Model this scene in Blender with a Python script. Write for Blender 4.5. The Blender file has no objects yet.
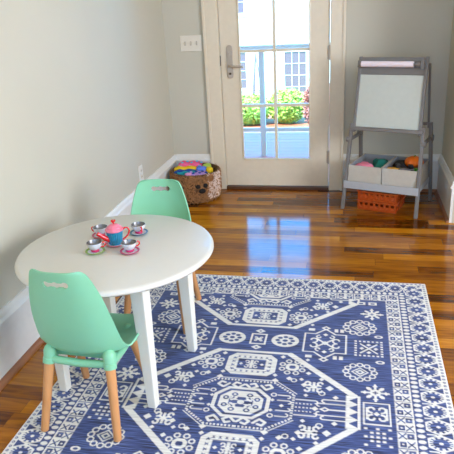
import bpy, bmesh, math, random
import numpy as np
from mathutils import Vector, Matrix
random.seed(7)
S = bpy.context.scene
COL = S.collection
PI = math.pi

# ---------------------------------------------------------------- camera
YAW, PITCH, ROLL, FPX, CAM_H = .2239, .3707, -.0561, 588.36, 1.4674
def make_camera():
    cy, sy, cp, sp = math.cos(YAW), math.sin(YAW), math.cos(PITCH), math.sin(PITCH)
    F = Vector((-sy*cp, cy*cp, -sp)); R = Vector((cy, sy, 0)); U = R.cross(F)
    c, s = math.cos(ROLL), math.sin(ROLL)
    R2 = c*R + s*U; U2 = -s*R + c*U
    cam = bpy.data.cameras.new('camera'); o = bpy.data.objects.new('camera', cam); COL.objects.link(o)
    M = Matrix((R2, U2, -F)).transposed().to_4x4(); M.translation = Vector((0, 0, CAM_H)); o.matrix_world = M
    cam.sensor_width = 36; cam.lens = 36*FPX/454; cam.clip_start = .02; cam.clip_end = 200
    S.camera = o
make_camera()

# ---------------------------------------------------------------- world, sun, daylight, warm fill
S.view_settings.view_transform = 'Standard'; S.view_settings.look = 'None'
S.view_settings.exposure = 0.0; S.view_settings.gamma = 1; S.view_settings.use_curve_mapping = False
w = bpy.data.worlds.new('sky'); S.world = w; w.use_nodes = True
bg = w.node_tree.nodes['Background']; bg.inputs[0].default_value = (.05, .41, 1, 1); bg.inputs[1].default_value = 9.0
def light(name, kind, loc, rot, energy, color, size=None):
    l = bpy.data.lights.new(name, kind); l.energy = energy; l.color = color
    if size: l.shape = 'RECTANGLE'; l.size, l.size_y = size
    o = bpy.data.objects.new(name, l); COL.objects.link(o); o.location = loc; o.rotation_euler = rot
    return o
sun = light('sun', 'SUN', (0, 0, 10), (math.radians(32), 0, math.radians(-28)), 13.0, (1, .95, .86)); sun.data.angle = .01
light('side_window_daylight', 'AREA', (2.93, .8, 1.6), (0, math.radians(90), 0), 158, (1, .915, .835), (1.5, 2.2))
light('rear_warm_fill', 'AREA', (.3, -1.93, 1.65), (math.radians(-90), 0, math.radians(180)), 22, (1, .72, .34), (1.8, 1.4))  # unseen warm fill added behind the camera to warm the back wall

# ---------------------------------------------------------------- materials
def srgb(r, g, b):
    f = lambda c: (c/255/12.92) if c/255 <= .04045 else ((c/255+.055)/1.055)**2.4
    return (f(r), f(g), f(b), 1)
def mat(name, col, rough=.5, metal=0, noise=0, nscale=30, bump=0, bscale=200, coat=0, trans=0, sheen=0, stretch=None):
    m = bpy.data.materials.new(name); m.use_nodes = True
    nt = m.node_tree; b = nt.nodes['Principled BSDF']
    b.inputs['Base Color'].default_value = col; b.inputs['Roughness'].default_value = rough
    b.inputs['Metallic'].default_value = metal; b.inputs['Coat Weight'].default_value = coat
    b.inputs['Transmission Weight'].default_value = trans; b.inputs['Sheen Weight'].default_value = sheen
    tc = nt.nodes.new('ShaderNodeTexCoord'); mp = nt.nodes.new('ShaderNodeMapping')
    nt.links.new(tc.outputs['Object'], mp.inputs[0])
    if stretch: mp.inputs['Scale'].default_value = stretch
    n = nt.nodes.new('ShaderNodeTexNoise'); n.inputs['Scale'].default_value = nscale; n.inputs['Detail'].default_value = 4
    nt.links.new(mp.outputs[0], n.inputs['Vector'])
    k = noise or .03
    mr = nt.nodes.new('ShaderNodeMapRange'); mr.inputs[1].default_value = .25; mr.inputs[2].default_value = .75
    mr.inputs[3].default_value = 1-k; mr.inputs[4].default_value = 1+k
    nt.links.new(n.outputs['Fac'], mr.inputs[0])
    hv = nt.nodes.new('ShaderNodeHueSaturation'); hv.inputs['Color'].default_value = col
    nt.links.new(mr.outputs[0], hv.inputs['Value']); nt.links.new(hv.outputs[0], b.inputs['Base Color'])
    if bump:
        n2 = nt.nodes.new('ShaderNodeTexNoise'); n2.inputs['Scale'].default_value = bscale
        nt.links.new(mp.outputs[0], n2.inputs['Vector'])
        bp = nt.nodes.new('ShaderNodeBump'); bp.inputs['Strength'].default_value = bump; bp.inputs['Distance'].default_value = .002
        nt.links.new(n2.outputs['Fac'], bp.inputs['Height']); nt.links.new(bp.outputs[0], b.inputs['Normal'])
    return m
M = {}
M['wall'] = mat('wall_paint', srgb(200, 194, 172), .55, noise=.015, nscale=3, bump=.08, bscale=120)
M['trim'] = mat('trim_paint', srgb(228, 226, 216), .35)
M['door'] = mat('door_paint', srgb(224, 210, 182), .4)
M['ceil'] = mat('ceiling_paint', srgb(235, 234, 230), .7)
M['shoe'] = mat('stained_moulding', srgb(150, 98, 62), .4, noise=.15, nscale=12, stretch=(1, .1, 1))
M['thresh'] = mat('dark_threshold', srgb(92, 58, 34), .4, noise=.15)
M['mint'] = mat('mint_plastic', srgb(132, 198, 156), .42, noise=.01)
M['beech'] = mat('beech_wood', srgb(206, 146, 90), .45, noise=.14, nscale=40, stretch=(1, 1, .12))
M['cream'] = mat('cream_lacquer', srgb(209, 206, 192), .38, noise=.01, coat=.2)
M['legwhite'] = mat('leg_lacquer', srgb(228, 225, 210), .4, noise=.01)
M['grey'] = mat('grey_paint', srgb(116, 112, 107), .45, noise=.04, nscale=20, stretch=(1, 1, .2))
M['lightgrey'] = mat('pale_grey_paint', srgb(176, 178, 178), .45)
M['darkgrey'] = mat('dark_grey_metal', srgb(78, 80, 80), .4)
M['board'] = mat('white_board', srgb(190, 194, 182), .2, coat=.3)
M['paper'] = mat('paper_roll', srgb(236, 222, 226), .7)
M['canvas'] = mat('beige_canvas', srgb(192, 184, 168), .9, noise=.05, bump=.4, bscale=500)
M['liner'] = mat('grey_lining', srgb(150, 152, 156), .9, noise=.05)
M['red'] = mat('red_enamel', srgb(215, 25, 35), .25, coat=.5)
M['pink'] = mat('pink_enamel', srgb(228, 120, 140), .3, coat=.4)
M['teal'] = mat('teal_enamel', srgb(20, 128, 158), .3, coat=.4)
M['blue'] = mat('blue_enamel', srgb(30, 110, 150), .3, coat=.4)
M['green'] = mat('green_enamel', srgb(120, 165, 50), .3, coat=.4)
M['magenta'] = mat('magenta_enamel', srgb(190, 35, 95), .3, coat=.4)
M['white_en'] = mat('white_enamel', srgb(205, 205, 208), .3, coat=.4)
M['tin'] = mat('tin', srgb(125, 125, 125), .35, metal=.8)
M['nickel'] = mat('satin_nickel', srgb(186, 174, 158), .4, metal=.4)
M['bronze'] = mat('aged_bronze', srgb(96, 84, 70), .45, metal=.6)
M['plate'] = mat('switch_plastic', srgb(226, 219, 200), .35)
M['slot'] = mat('dark_slot', srgb(60, 50, 42), .6)
M['black'] = mat('black_felt', srgb(16, 13, 13), .8)
M['orange'] = mat('orange_plastic', srgb(180, 76, 24), .3, coat=.3)
M['orange_toy'] = mat('orange_toy_plastic', srgb(238, 112, 12), .4)
M['deck'] = mat('pale_deck_boards', srgb(238, 130, 112), .6, noise=.06, nscale=10, stretch=(.1, 1, 1))
M['rail'] = mat('railing_paint', srgb(236, 204, 190), .5)
M['mulch'] = mat('bark_mulch', srgb(190, 110, 70), .9, noise=.4, nscale=30)
M['concrete'] = mat('pale_concrete', srgb(214, 210, 200), .8, noise=.06)
M['house'] = mat('white_siding', srgb(240, 232, 232), .7)
M['shade_glass'] = mat('dark_window_glass', srgb(112, 88, 96), .6)
M['leaf'] = mat('bright_leaves', srgb(178, 208, 90), .6, noise=.3, nscale=20)
M['drybush'] = mat('russet_leaves', srgb(190, 130, 110), .7, noise=.3, nscale=20)
M['stake'] = mat('weathered_timber', srgb(150, 140, 135), .8, noise=.15)

def glass_mat():
    m = bpy.data.materials.new('clear_pane'); m.use_nodes = True; nt = m.node_tree
    for n in list(nt.nodes): nt.nodes.remove(n)
    out = nt.nodes.new('ShaderNodeOutputMaterial'); mix = nt.nodes.new('ShaderNodeMixShader')
    tr = nt.nodes.new('ShaderNodeBsdfTransparent'); gl = nt.nodes.new('ShaderNodeBsdfGlossy'); gl.inputs['Roughness'].default_value = .02
    fr = nt.nodes.new('ShaderNodeFresnel'); fr.inputs[0].default_value = 1.3
    tr.inputs[0].default_value = (.97, .98, .98, 1)
    nt.links.new(fr.outputs[0], mix.inputs[0]); nt.links.new(tr.outputs[0], mix.inputs[1]); nt.links.new(gl.outputs[0], mix.inputs[2])
    nt.links.new(mix.outputs[0], out.inputs[0]); return m
M['glass'] = glass_mat()

def floor_mat():
    m = bpy.data.materials.new('plank_floor'); m.use_nodes = True; nt = m.node_tree; N = nt.nodes; L = nt.links
    b = N['Principled BSDF']
    def math_(op, a, c=None):
        n = N.new('ShaderNodeMath'); n.operation = op
        for i, v in enumerate((a, c)):
            if v is None: continue
            if isinstance(v, (int, float)): n.inputs[i].default_value = v
            else: L.new(v, n.inputs[i])
        return n.outputs[0]
    tc = N.new('ShaderNodeTexCoord'); sp = N.new('ShaderNodeSeparateXYZ'); L.new(tc.outputs['Object'], sp.inputs[0])
    W = .083
    ry = math_('DIVIDE', sp.outputs[1], W); row = math_('FLOOR', ry); fy = math_('FRACT', ry)
    wn = N.new('ShaderNodeTexWhiteNoise'); wn.noise_dimensions = '1D'; L.new(row, wn.inputs['W'])
    xo = math_('ADD', math_('DIVIDE', sp.outputs[0], .62), math_('MULTIPLY', wn.outputs['Value'], 7.3))
    cell = math_('FLOOR', xo); fx = math_('FRACT', xo)
    cv = N.new('ShaderNodeCombineXYZ'); L.new(row, cv.inputs[0]); L.new(cell, cv.inputs[1])
    w2 = N.new('ShaderNodeTexWhiteNoise'); w2.noise_dimensions = '3D'; L.new(cv.outputs[0], w2.inputs['Vector'])
    # grain
    mp = N.new('ShaderNodeMapping'); mp.inputs['Scale'].default_value = (1.6, 15, 1); L.new(tc.outputs['Object'], mp.inputs[0])
    va = N.new('ShaderNodeVectorMath'); va.operation = 'ADD'; L.new(mp.outputs[0], va.inputs[0])
    vs = N.new('ShaderNodeVectorMath'); vs.operation = 'SCALE'; L.new(w2.outputs['Color'], vs.inputs[0]); vs.inputs['Scale'].default_value = 20
    L.new(vs.outputs[0], va.inputs[1])
    n1 = N.new('ShaderNodeTexNoise'); n1.inputs['Scale'].default_value = 2.2; n1.inputs['Detail'].default_value = 6; n1.inputs['Distortion'].default_value = 1.2
    L.new(va.outputs[0], n1.inputs['Vector'])
    t = math_('ADD', math_('MULTIPLY', w2.outputs['Value'], .62), math_('MULTIPLY', math_('SUBTRACT', n1.outputs['Fac'], .3), .85))
    cr = N.new('ShaderNodeValToRGB'); L.new(t, cr.inputs[0]); e = cr.color_ramp.elements
    e[0].position = .08; e[0].color = srgb(62, 28, 2); e[1].position = .95; e[1].color = srgb(208, 142, 36)
    for p, c in ((.28, srgb(118, 62, 4)), (.5, srgb(154, 90, 6)), (.72, srgb(184, 114, 14))):
        q = e.new(p); q.color = c
    # gaps
    g1 = math_('LESS_THAN', fy, .022); g2 = math_('LESS_THAN', fx, .004); g = math_('MAXIMUM', g1, g2)
    mx = N.new('ShaderNodeMixRGB'); L.new(math_('MULTIPLY', g, .65), mx.inputs[0]); L.new(cr.outputs[0], mx.inputs[1]); mx.inputs[2].default_value = srgb(60, 34, 16)
    L.new(mx.outputs[0], b.inputs['Base Color'])
    b.inputs['Roughness'].default_value = .12; b.inputs['Specular IOR Level'].default_value = .5
    bp = N.new('ShaderNodeBump'); bp.inputs['Strength'].default_value = .04; bp.inputs['Distance'].default_value = .002
    L.new(n1.outputs['Fac'], bp.inputs['Height']); L.new(bp.outputs[0], b.inputs['Normal'])
    return m
M['floor'] = floor_mat()

def rug_mat():
    m = bpy.data.materials.new('woven_rug'); m.use_nodes = True; nt = m.node_tree; N = nt.nodes; L = nt.links
    b = N['Principled BSDF']; b.inputs['Roughness'].default_value = .85; b.inputs['Sheen Weight'].default_value = .15
    at = N.new('ShaderNodeAttribute'); at.attribute_name = 'weave'
    tc = N.new('ShaderNodeTexCoord'); mp = N.new('ShaderNodeMapping'); mp.inputs['Scale'].default_value = (9, 240, 1); L.new(tc.outputs['Object'], mp.inputs[0])
    n = N.new('ShaderNodeTexNoise'); n.inputs['Scale'].default_value = 1; n.inputs['Detail'].default_value = 3; L.new(mp.outputs[0], n.inputs['Vector'])
    cr = N.new('ShaderNodeValToRGB'); L.new(n.outputs['Fac'], cr.inputs[0]); e = cr.color_ramp.elements
    e[0].position = .38; e[0].color = srgb(20, 27, 58); e[1].position = .66; e[1].color = srgb(84, 104, 156)
    q = e.new(.5); q.color = srgb(50, 66, 120)
    cw = N.new('ShaderNodeValToRGB'); L.new(n.outputs['Fac'], cw.inputs[0]); e = cw.color_ramp.elements
    e[0].position = .3; e[0].color = srgb(196, 192, 182); e[1].position = .6; e[1].color = srgb(232, 229, 218)
    mx = N.new('ShaderNodeMixRGB'); L.new(at.outputs['Fac'], mx.inputs[0]); L.new(cr.outputs[0], mx.inputs[1]); L.new(cw.outputs[0], mx.inputs[2])
    L.new(mx.outputs[0], b.inputs['Base Color'])
    bp = N.new('ShaderNodeBump'); bp.inputs['Strength'].default_value = .3; bp.inputs['Distance'].default_value = .001
    L.new(n.outputs['Fac'], bp.inputs['Height']); L.new(bp.outputs[0], b.inputs['Normal'])
    return m
M['rug'] = rug_mat()

def basket_mat():
    m = bpy.data.materials.new('woven_seagrass'); m.use_nodes = True; nt = m.node_tree; N = nt.nodes; L = nt.links
    b = N['Principled BSDF']; b.inputs['Roughness'].default_value = .75
    tc = N.new('ShaderNodeTexCoord'); v = N.new('ShaderNodeTexVoronoi'); v.inputs['Scale'].default_value = 55
    mp = N.new('ShaderNodeMapping'); mp.inputs['Scale'].default_value = (1, 1, 1.8); L.new(tc.outputs['Object'], mp.inputs[0]); L.new(mp.outputs[0], v.inputs['Vector'])
    cr = N.new('ShaderNodeValToRGB'); L.new(v.outputs['Color'], cr.inputs[0]); e = cr.color_ramp.elements
    e[0].color = srgb(60, 36, 20); e[1].color = srgb(140, 100, 62)
    L.new(cr.outputs[0], b.inputs['Base Color'])
    bp = N.new('ShaderNodeBump'); bp.inputs['Strength'].default_value = .8; bp.inputs['Distance'].default_value = .006
    L.new(v.outputs['Distance'], bp.inputs['Height']); L.new(bp.outputs[0], b.inputs['Normal'])
    return m
M['basket'] = basket_mat()
M['fibre'] = mat('frayed_fibre', srgb(160, 112, 66), .7, noise=.35, nscale=25)
M['fibre_lit'] = mat('lit_frayed_fibre', srgb(226, 204, 186), .7, noise=.15, nscale=25)  # highlight from the door glass, put into a paler fibre colour

# ---------------------------------------------------------------- mesh helpers
class MB:
    def __init__(s): s.v = []; s.f = []
    def add(s, vs, fs):
        o = len(s.v); s.v += [tuple(p) for p in vs]; s.f += [tuple(i+o for i in f) for f in fs]; return s
    def box(s, x0, x1, y0, y1, z0, z1, T=None):
        vs = [Vector((x, y, z)) for z in (z0, z1) for y in (y0, y1) for x in (x0, x1)]
        if T: vs = [T @ p for p in vs]
        return s.add(vs, [(0, 2, 3, 1), (4, 5, 7, 6), (0, 1, 5, 4), (2, 6, 7, 3), (0, 4, 6, 2), (1, 3, 7, 5)])
    def hexa(s, b, t):   # bottom quad, top quad, counter-clockwise from above
        return s.add(list(b)+list(t), [(3, 2, 1, 0), (4, 5, 6, 7), (0, 1, 5, 4), (1, 2, 6, 5), (2, 3, 7, 6), (3, 0, 4, 7)])
    def tube(s, pts, rad, n=12, cap=True):
        pts = [Vector(p) for p in pts]; R = rad if isinstance(rad, (list, tuple)) else [rad]*len(pts)
        rings = []; prev = None
        for i, p in enumerate(pts):
            d = (pts[min(i+1, len(pts)-1)]-pts[max(i-1, 0)]).normalized()
            if prev is None: a = d.orthogonal().normalized()
            else: a = (prev - d*prev.dot(d)).normalized()
            prev = a; c = d.cross(a)
            rings.append([p+(a*math.cos(2*PI*k/n)+c*math.sin(2*PI*k/n))*R[i] for k in range(n)])
        vs = [q for r in rings for q in r]; fs = []
        for i in range(len(rings)-1):
            for k in range(n):
                a, b2 = i*n+k, i*n+(k+1) % n; fs.append((a, b2, b2+n, a+n))
        if cap: fs += [tuple(range(n))[::-1], tuple((len(rings)-1)*n+k for k in range(n))]
        return s.add(vs, fs)
    def lathe(s, prof, n=32, c=(0, 0, 0), rib=0, ribn=0):
        vs = []; fs = []
        for (r, z) in prof:
            for k in range(n):
                a = 2*PI*k/n; rr = r*(1+rib*math.cos(ribn*a)) if rib else r
                vs.append((c[0]+rr*math.cos(a), c[1]+rr*math.sin(a), c[2]+z))
        for i in range(len(prof)-1):
            for k in range(n):
                a, b2 = i*n+k, i*n+(k+1) % n; fs.append((a, b2, b2+n, a+n))
        fs += [tuple(range(n))[::-1], tuple((len(prof)-1)*n+k for k in range(n))]
        return s.add(vs, fs)
    def prism(s, poly, y0, y1, T=None):     # polygon in x,z extruded along y
        n = len(poly); vs = [Vector((x, y0, z)) for x, z in poly]+[Vector((x, y1, z)) for x, z in poly]
        if T: vs = [T @ p for p in vs]
        return s.add(vs, [tuple(range(n)), tuple(range(2*n-1, n-1, -1))]+[(i, i+n, (i+1) % n+n, (i+1) % n) for i in range(n)])
    def build(s, name, m, parent=None, bevel=0, smooth=False, loc=None, seg=2):
        me = bpy.data.meshes.new(name); me.from_pydata(s.v, [], s.f)
        bm = bmesh.new(); bm.from_mesh(me); bmesh.ops.remove_doubles(bm, verts=bm.verts, dist=1e-6); bmesh.ops.recalc_face_normals(bm, faces=bm.faces); bm.to_mesh(me); bm.free()
        me.materials.append(m); o = bpy.data.objects.new(name, me); COL.objects.link(o)
        if parent: o.parent = parent
        if loc: o.location = loc
        if smooth:
            for p in me.polygons: p.use_smooth = True
            me.update(); e = o.modifiers.new('edges', 'EDGE_SPLIT'); e.split_angle = math.radians(42)
        if bevel:
            b = o.modifiers.new('bevel', 'BEVEL'); b.width = bevel; b.segments = seg; b.limit_method = 'ANGLE'
        return o
def bx(*a): return MB().box(*a)
def tag(o, label, cat, group=None, kind=None):
    o['label'] = label; o['category'] = cat
    if group: o['group'] = group
    if kind: o['kind'] = kind
    return o
def thing(name, label, cat, loc, rz=0, group=None):
    o = bpy.data.objects.new(name, None); o.empty_display_size = .05; COL.objects.link(o); o.location = loc; o.rotation_euler = (0, 0, rz)
    return tag(o, label, cat, group)
def struct(o): o['kind'] = 'structure'; return o
def copy_tree(o, parent=None):
    c = o.copy(); COL.objects.link(c); c.parent = parent
    for ch in list(o.children): copy_tree(ch, c)
    return c

# ---------------------------------------------------------------- room
D, LW, RW = 4.544, -1.443, .648
XE, YB, HT = 3.0, -2.0, 2.6
STUB = 3.86
struct(bx(LW-.15, XE+.15, YB-.15, D+.02, -.1, 0).build('floor', M['floor']))
struct(bx(LW-.15, XE+.15, YB-.15, D+.2, HT, HT+.1).build('ceiling', M['ceil']))
struct(bx(LW-.15, LW, YB-.15, D+.15, 0, HT).build('wall_left', M['wall']))
DX0 = -1.010; DX1 = DX0+.82; DH = 2.05
bk = MB(); bk.box(LW, DX0-.025, D, D+.15, 0, HT); bk.box(DX1+.025, RW, D, D+.15, 0, HT); bk.box(DX0-.025, DX1+.025, D, D+.15, DH+.025, HT)
struct(bk.build('wall_back', M['wall']))
struct(MB().box(RW, RW+.12, STUB, D+.15, 0, HT).box(RW+.12, XE+.15, STUB, STUB+.12, 0, HT).build('wall_right', M['wall']))
# side wall of the wider part, with its window opening
ws = MB(); y0, y1, z0, z1 = -.3, 1.9, .85, 2.35
ws.box(XE, XE+.15, YB-.15, y0, 0, HT); ws.box(XE, XE+.15, y1, STUB, 0, HT); ws.box(XE, XE+.15, y0, y1, 0, z0); ws.box(XE, XE+.15, y0, y1, z1, HT)
struct(ws.build('wall_side', M['wall']))
wr = MB(); x0, x1, z0, z1 = -.6, 1.2, .95, 2.35
wr.box(LW, x0, YB-.15, YB, 0, HT); wr.box(x1, XE, YB-.15, YB, 0, HT); wr.box(x0, x1, YB-.15, YB, 0, z0); wr.box(x0, x1, YB-.15, YB, z1, HT)
struct(wr.build('wall_rear', M['wall']))
def window_frame(name, horiz, a0, a1, z0, z1, c):
    m = MB(); t = .05
    def B(p0, p1, q0, q1):
        if horiz: m.box(p0, p1, c-.02, c+.02, q0, q1)
        else: m.box(c-.02, c+.02, p0, p1, q0, q1)
    B(a0, a0+t, z0, z1); B(a1-t, a1, z0, z1); B(a0, a1, z0, z0+t); B(a0, a1, z1-t, z1)
    B((a0+a1)/2-.015, (a0+a1)/2+.015, z0, z1); B(a0, a1, (z0+z1)/2-.015, (z0+z1)/2+.015)
    struct(m.build(name, M['trim']))
window_frame('window_1', False, -.3, 1.9, .85, 2.35, XE+.08)
window_frame('window_2', True, -.6, 1.2, .95, 2.35, YB-.08)  # unseen frame, added along with the rear fill lamp

# baseboards: flat board, moulding above it, stained shoe below
BH = .292
PROF = [(0, 0), (.016, 0), (.016, .232), (.024, .236), (.024, .250), (.016, .262), (.014, .276), (.008, BH), (0, BH)]
def baseboard(name, p, q, nrm):
    p, q, nrm = Vector(p), Vector(q), Vector(nrm)
    n = len(PROF); vs = [p+nrm*d+Vector((0, 0, z)) for d, z in PROF]+[q+nrm*d+Vector((0, 0, z)) for d, z in PROF]
    fs = [tuple(range(n)), tuple(range(2*n-1, n-1, -1))]+[(i, i+n, (i+1) % n+n, (i+1) % n) for i in range(n)]
    return struct(MB().add(vs, fs).build(name, M['trim']))
def shoe(name, p, q, nrm, m='shoe', r=.02):
    p, q, nrm = Vector(p)+Vector(nrm)*.016, Vector(q)+Vector(nrm)*.016, Vector(nrm)
    pr = [(0, 0), (r, 0), (r*.9, r*.45), (r*.5, r*.9), (0, r)]
    n = len(pr); vs = [p+nrm*d+Vector((0, 0, z)) for d, z in pr]+[q+nrm*d+Vector((0, 0, z)) for d, z in pr]
    fs = [tuple(range(n)), tuple(range(2*n-1, n-1, -1))]+[(i, i+n, (i+1) % n+n, (i+1) % n) for i in range(n)]
    return struct(MB().add(vs, fs).build(name, M[m]))
CL, CR = DX0-.1225, DX1+.1128
baseboard('baseboard_left', (LW, YB, 0), (LW, D, 0), (1, 0, 0))
baseboard('baseboard_back', (LW+.016, D, 0), (CL, D, 0), (0, -1, 0))
baseboard('baseboard_back_right', (CR, D, 0), (RW, D, 0), (0, -1, 0))
baseboard('baseboard_right', (RW, STUB, 0), (RW, D-.016, 0), (-1, 0, 0))
shoe('trim_1', (LW, YB, 0), (LW, D-.04, 0), (1, 0, 0), r=.024)
shoe('trim_2', (LW+.04, D, 0), (CL, D, 0), (0, -1, 0))
shoe('trim_3', (CR, D, 0), (RW-.016, D, 0), (0, -1, 0))
shoe('trim_4', (RW, STUB, 0), (RW, D-.04, 0), (-1, 0, 0))

# ---------------------------------------------------------------- door
cs = MB()
cs.box(CL, DX0-.006, D-.018, D, 0, DH+.006); cs.box(DX1+.006, CR, D-.018, D, 0, DH+.006); cs.box(CL, CR, D-.018, D, DH+.006, DH+.125)
cs.box(CL, CL+.02, D-.026, D-.018, 0, DH+.125); cs.box(CR-.02, CR, D-.026, D-.018, 0, DH+.125)
struct(cs.build('trim_5', M['door'], bevel=.003))
jb = MB(); jb.box(DX0-.025, DX0-.004, D, D+.13, 0, DH+.025); jb.box(DX1+.004, DX1+.025, D, D+.13, 0, DH+.025); jb.box(DX0-.025, DX1+.025, D, D+.13, DH+.004, DH+.025)
struct(jb.build('trim_6', M['door']))
struct(bx(DX0-.004, DX1+.004, D-.02, D+.14, 0, .024).build('trim_7', M['thresh'], bevel=.004))
door = bpy.data.objects.new('door_1', None); COL.objects.link(door); door.location = (0, 0, 0); door['kind'] = 'structure'
dy0, dy1 = D+.004, D+.048
GX0, GX1, GZ0, GZ1 = DX0+.1413, DX1-.1384, .2466, 1.93
db = MB(); db.box(DX0, GX0, dy0, dy1, .029, DH); db.box(GX1, DX1, dy0, dy1, .029, DH)
db.box(GX0, GX1, dy0, dy1, .029, GZ0); db.box(GX0, GX1, dy0, dy1, GZ1, DH)
dp = db.build('door_leaf', M['door'], door)
gb = MB(); t = .012
gb.box(GX0, GX0+t, dy0-.008, dy0, GZ0, GZ1); gb.box(GX1-t, GX1, dy0-.008, dy0, GZ0, GZ1); gb.box(GX0+t, GX1-t, dy0-.008, dy0, GZ0, GZ0+t); gb.box(GX0+t, GX1-t, dy0-.008, dy0, GZ1-t, GZ1)
gb.build('glazing_bead', M['door'], door, bevel=.003)
mu = MB(); gm = (GX0+GX1)/2; mu.box(gm-.0105, gm+.0105, dy0+.006, dy1-.006, GZ0, GZ1)
for z in (.6743, 1.085, 1.50): mu.box(GX0, GX1, dy0+.007, dy1-.007, z-.0105, z+.0105)
mu.build('muntin', M['door'], door)
bx(GX0, GX1, dy0+.019, dy0+.023, GZ0, GZ1).build('glass_pane', M['glass'], door)
# handle: long rounded escutcheon with thumb turn and lever
hd = MB(); pts = []
hx, hz0, hz1, hw = -.940, .888, 1.135, .024
for k in range(9): a = PI*k/8; pts.append((hx+hw*math.cos(a), hz1-hw+hw*math.sin(a)))
for k in range(9): a = PI+PI*k/8; pts.append((hx+hw*math.cos(a), hz0+hw+hw*math.sin(a)))
hd.prism(pts, dy0-.009, dy0)
he = hd.build('door_handle', M['nickel'], door, bevel=.003)
MB().tube([(hx, dy0-.008, .985), (hx, dy0-.045, .985), (hx+.01, dy0-.055, .985), (hx+.11, dy0-.055, .978)], [.011, .009, .009, .007], 12).build('lever', M['nickel'], he, smooth=True)
MB().tube([(hx, dy0-.009, 1.07), (hx, dy0-.02, 1.07)], .014, 16).box(hx-.005, hx+.005, dy0-.034, dy0-.018, 1.055, 1.085).build('thumb_turn', M['nickel'], he)
MB().tube([(hx, dy0-.009, .925), (hx, dy0-.014, .925)], .009, 14).build('keyhole', M['bronze'], he)
for z in (.215, 1.005, 1.78):
    MB().tube([(DX1+.002, D-.006, z), (DX1+.002, D-.006, z+.105)], .0085, 10).box(DX1-.014, DX1+.002, D-.001, D+.0038, z+.004, z+.1).build('hinge', M['nickel'], door)
bx(DX0-.0055, DX0-.001, D-.004, D+.01, .985, 1.06).build('strike_plate', M['bronze'], door)

# switch plate and outlet
sw = thing('light_switch', 'cream triple switch plate on wall left of the glass door', 'light switch', (-1.236, D, 1.10))
bx(-.085, .085, -.006, 0, 0, .118).build('cover_plate', M['plate'], sw, bevel=.003)
for x in (-.046, 0, .046):
    sl = bx(x-.006, x+.006, -.0072, -.006, .044, .074).build('toggle_slot', M['canvas'], sw)
    MB().hexa([Vector(p) for p in ((x-.004, -.008, .052), (x+.004, -.008, .052), (x+.004, -.0065, .052), (x-.004, -.0065, .052))], [Vector(p) for p in ((x-.004, -.02, .068), (x+.004, -.02, .068), (x+.004, -.0065, .066), (x-.004, -.0065, .066))]).build('toggle', M['plate'], sl)
ot = thing('wall_outlet', 'white outlet cover low on the long left wall', 'outlet', (LW, 3.73, .305))
bx(0, .006, -.036, .036, 0, .116).build('cover_plate', M['trim'], ot, bevel=.002)
for z in (.036, .080):
    s_ = MB().tube([(.006, 0, z), (.009, 0, z)], .016, 16).build('socket', M['plate'], ot)
    MB().box(.009, .0095, -.008, -.005, z-.005, z+.006).box(.009, .0095, .005, .008, z-.005, z+.006).build('slot', M['slot'], s_)

# ---------------------------------------------------------------- outside the door
DK = -.1
dkb = MB(); y = D+.16
while y < 7.08:
    dkb.box(-4.5, 3, y, y+.128, DK-.03, DK); y += .135
struct(dkb.build('deck', M['deck']))
struct(bx(-4.5, 3, D+.15, 7.08, DK-.33, DK-.04).build('deck_base', M['rail']))
struct(bx(-12, 10, D+.15, 8.6, -.6, -.42).build('ground', M['concrete']))
struct(bx(-12, 10, 8.6, 10.6, -.6, -.40).build('garden_bed', M['mulch']))
struct(MB().box(-10, 4, D+.15, 6.3, 2.55, 2.65).box(-10, LW-.15, D, D+.15, -.4, 2.65).build('deck_sun_shade', M['rail']))  # unseen roof and wall, stretched to keep the sun off the deck
rl = thing('deck_railing', 'pale blue shaded railing with square posts across the deck outside', 'railing', (0, 6.0, DK))
bx(-4.4, 2.9, -.045, .045, 1.055, 1.115).build('top_rail', M['rail'], rl, bevel=.004)
bx(-4.4, 2.9, -.02, .02, .255, .295).build('bottom_rail', M['rail'], rl, bevel=.003)
for x in (-4.1, -2.52, -.92, .68, 2.28):
    bx(x-.026, x+.026, -.026, .026, 0, 1.055).build('post', M['rail'], rl, bevel=.002)
HY = 22
struct(bx(-30, 26, 10.6, 40, -3.6, -3.4).build('lawn', M['leaf']))
struct(bx(-12, 10, 10.6, 10.7, -3.4, -.40).build('retaining_wall', M['concrete']))
hs = thing('house', 'white sided house with dark paned windows beyond the garden', 'house', (0, HY, -3.4))
bx(-16, 12, 0, 6, 0, 7.5).build('wall', M['house'], hs)
bx(-16.5, 12.5, -.5, 6.5, 7.5, 7.8).build('roof', M['shade_glass'], hs)
def hwin(x0, x1, z0, z1):
    f = MB(); f.box(x0-.1, x0, -.05, 0, z0-.1, z1+.1); f.box(x1, x1+.1, -.05, 0, z0-.1, z1+.1); f.box(x0, x1, -.05, 0, z0-.1, z0); f.box(x0, x1, -.05, 0, z1, z1+.1)
    nx, nz = 3, 4
    for i in range(1, nx): xx = x0+(x1-x0)*i/nx; f.box(xx-.009, xx+.009, -.04, 0, z0, z1)
    for i in range(1, nz): zz = z0+(z1-z0)*i/nz; f.box(x0, x1, -.04, 0, zz-.009, zz+.009)
    o = f.build('window', M['house'], hs); bx(x0, x1, -.02, -.002, z0, z1).build('pane', M['shade_glass'], o)
for w_ in ((-2.52, -1.75, 1.3, 2.95), (-4.75, -3.95, 1.7, 2.97), (-4.75, -3.95, 4.34, 5.8), (.6, 1.5, 1.1, 3.0), (-7.5, -6.6, 1.1, 3.0)): hwin(*w_)
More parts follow.
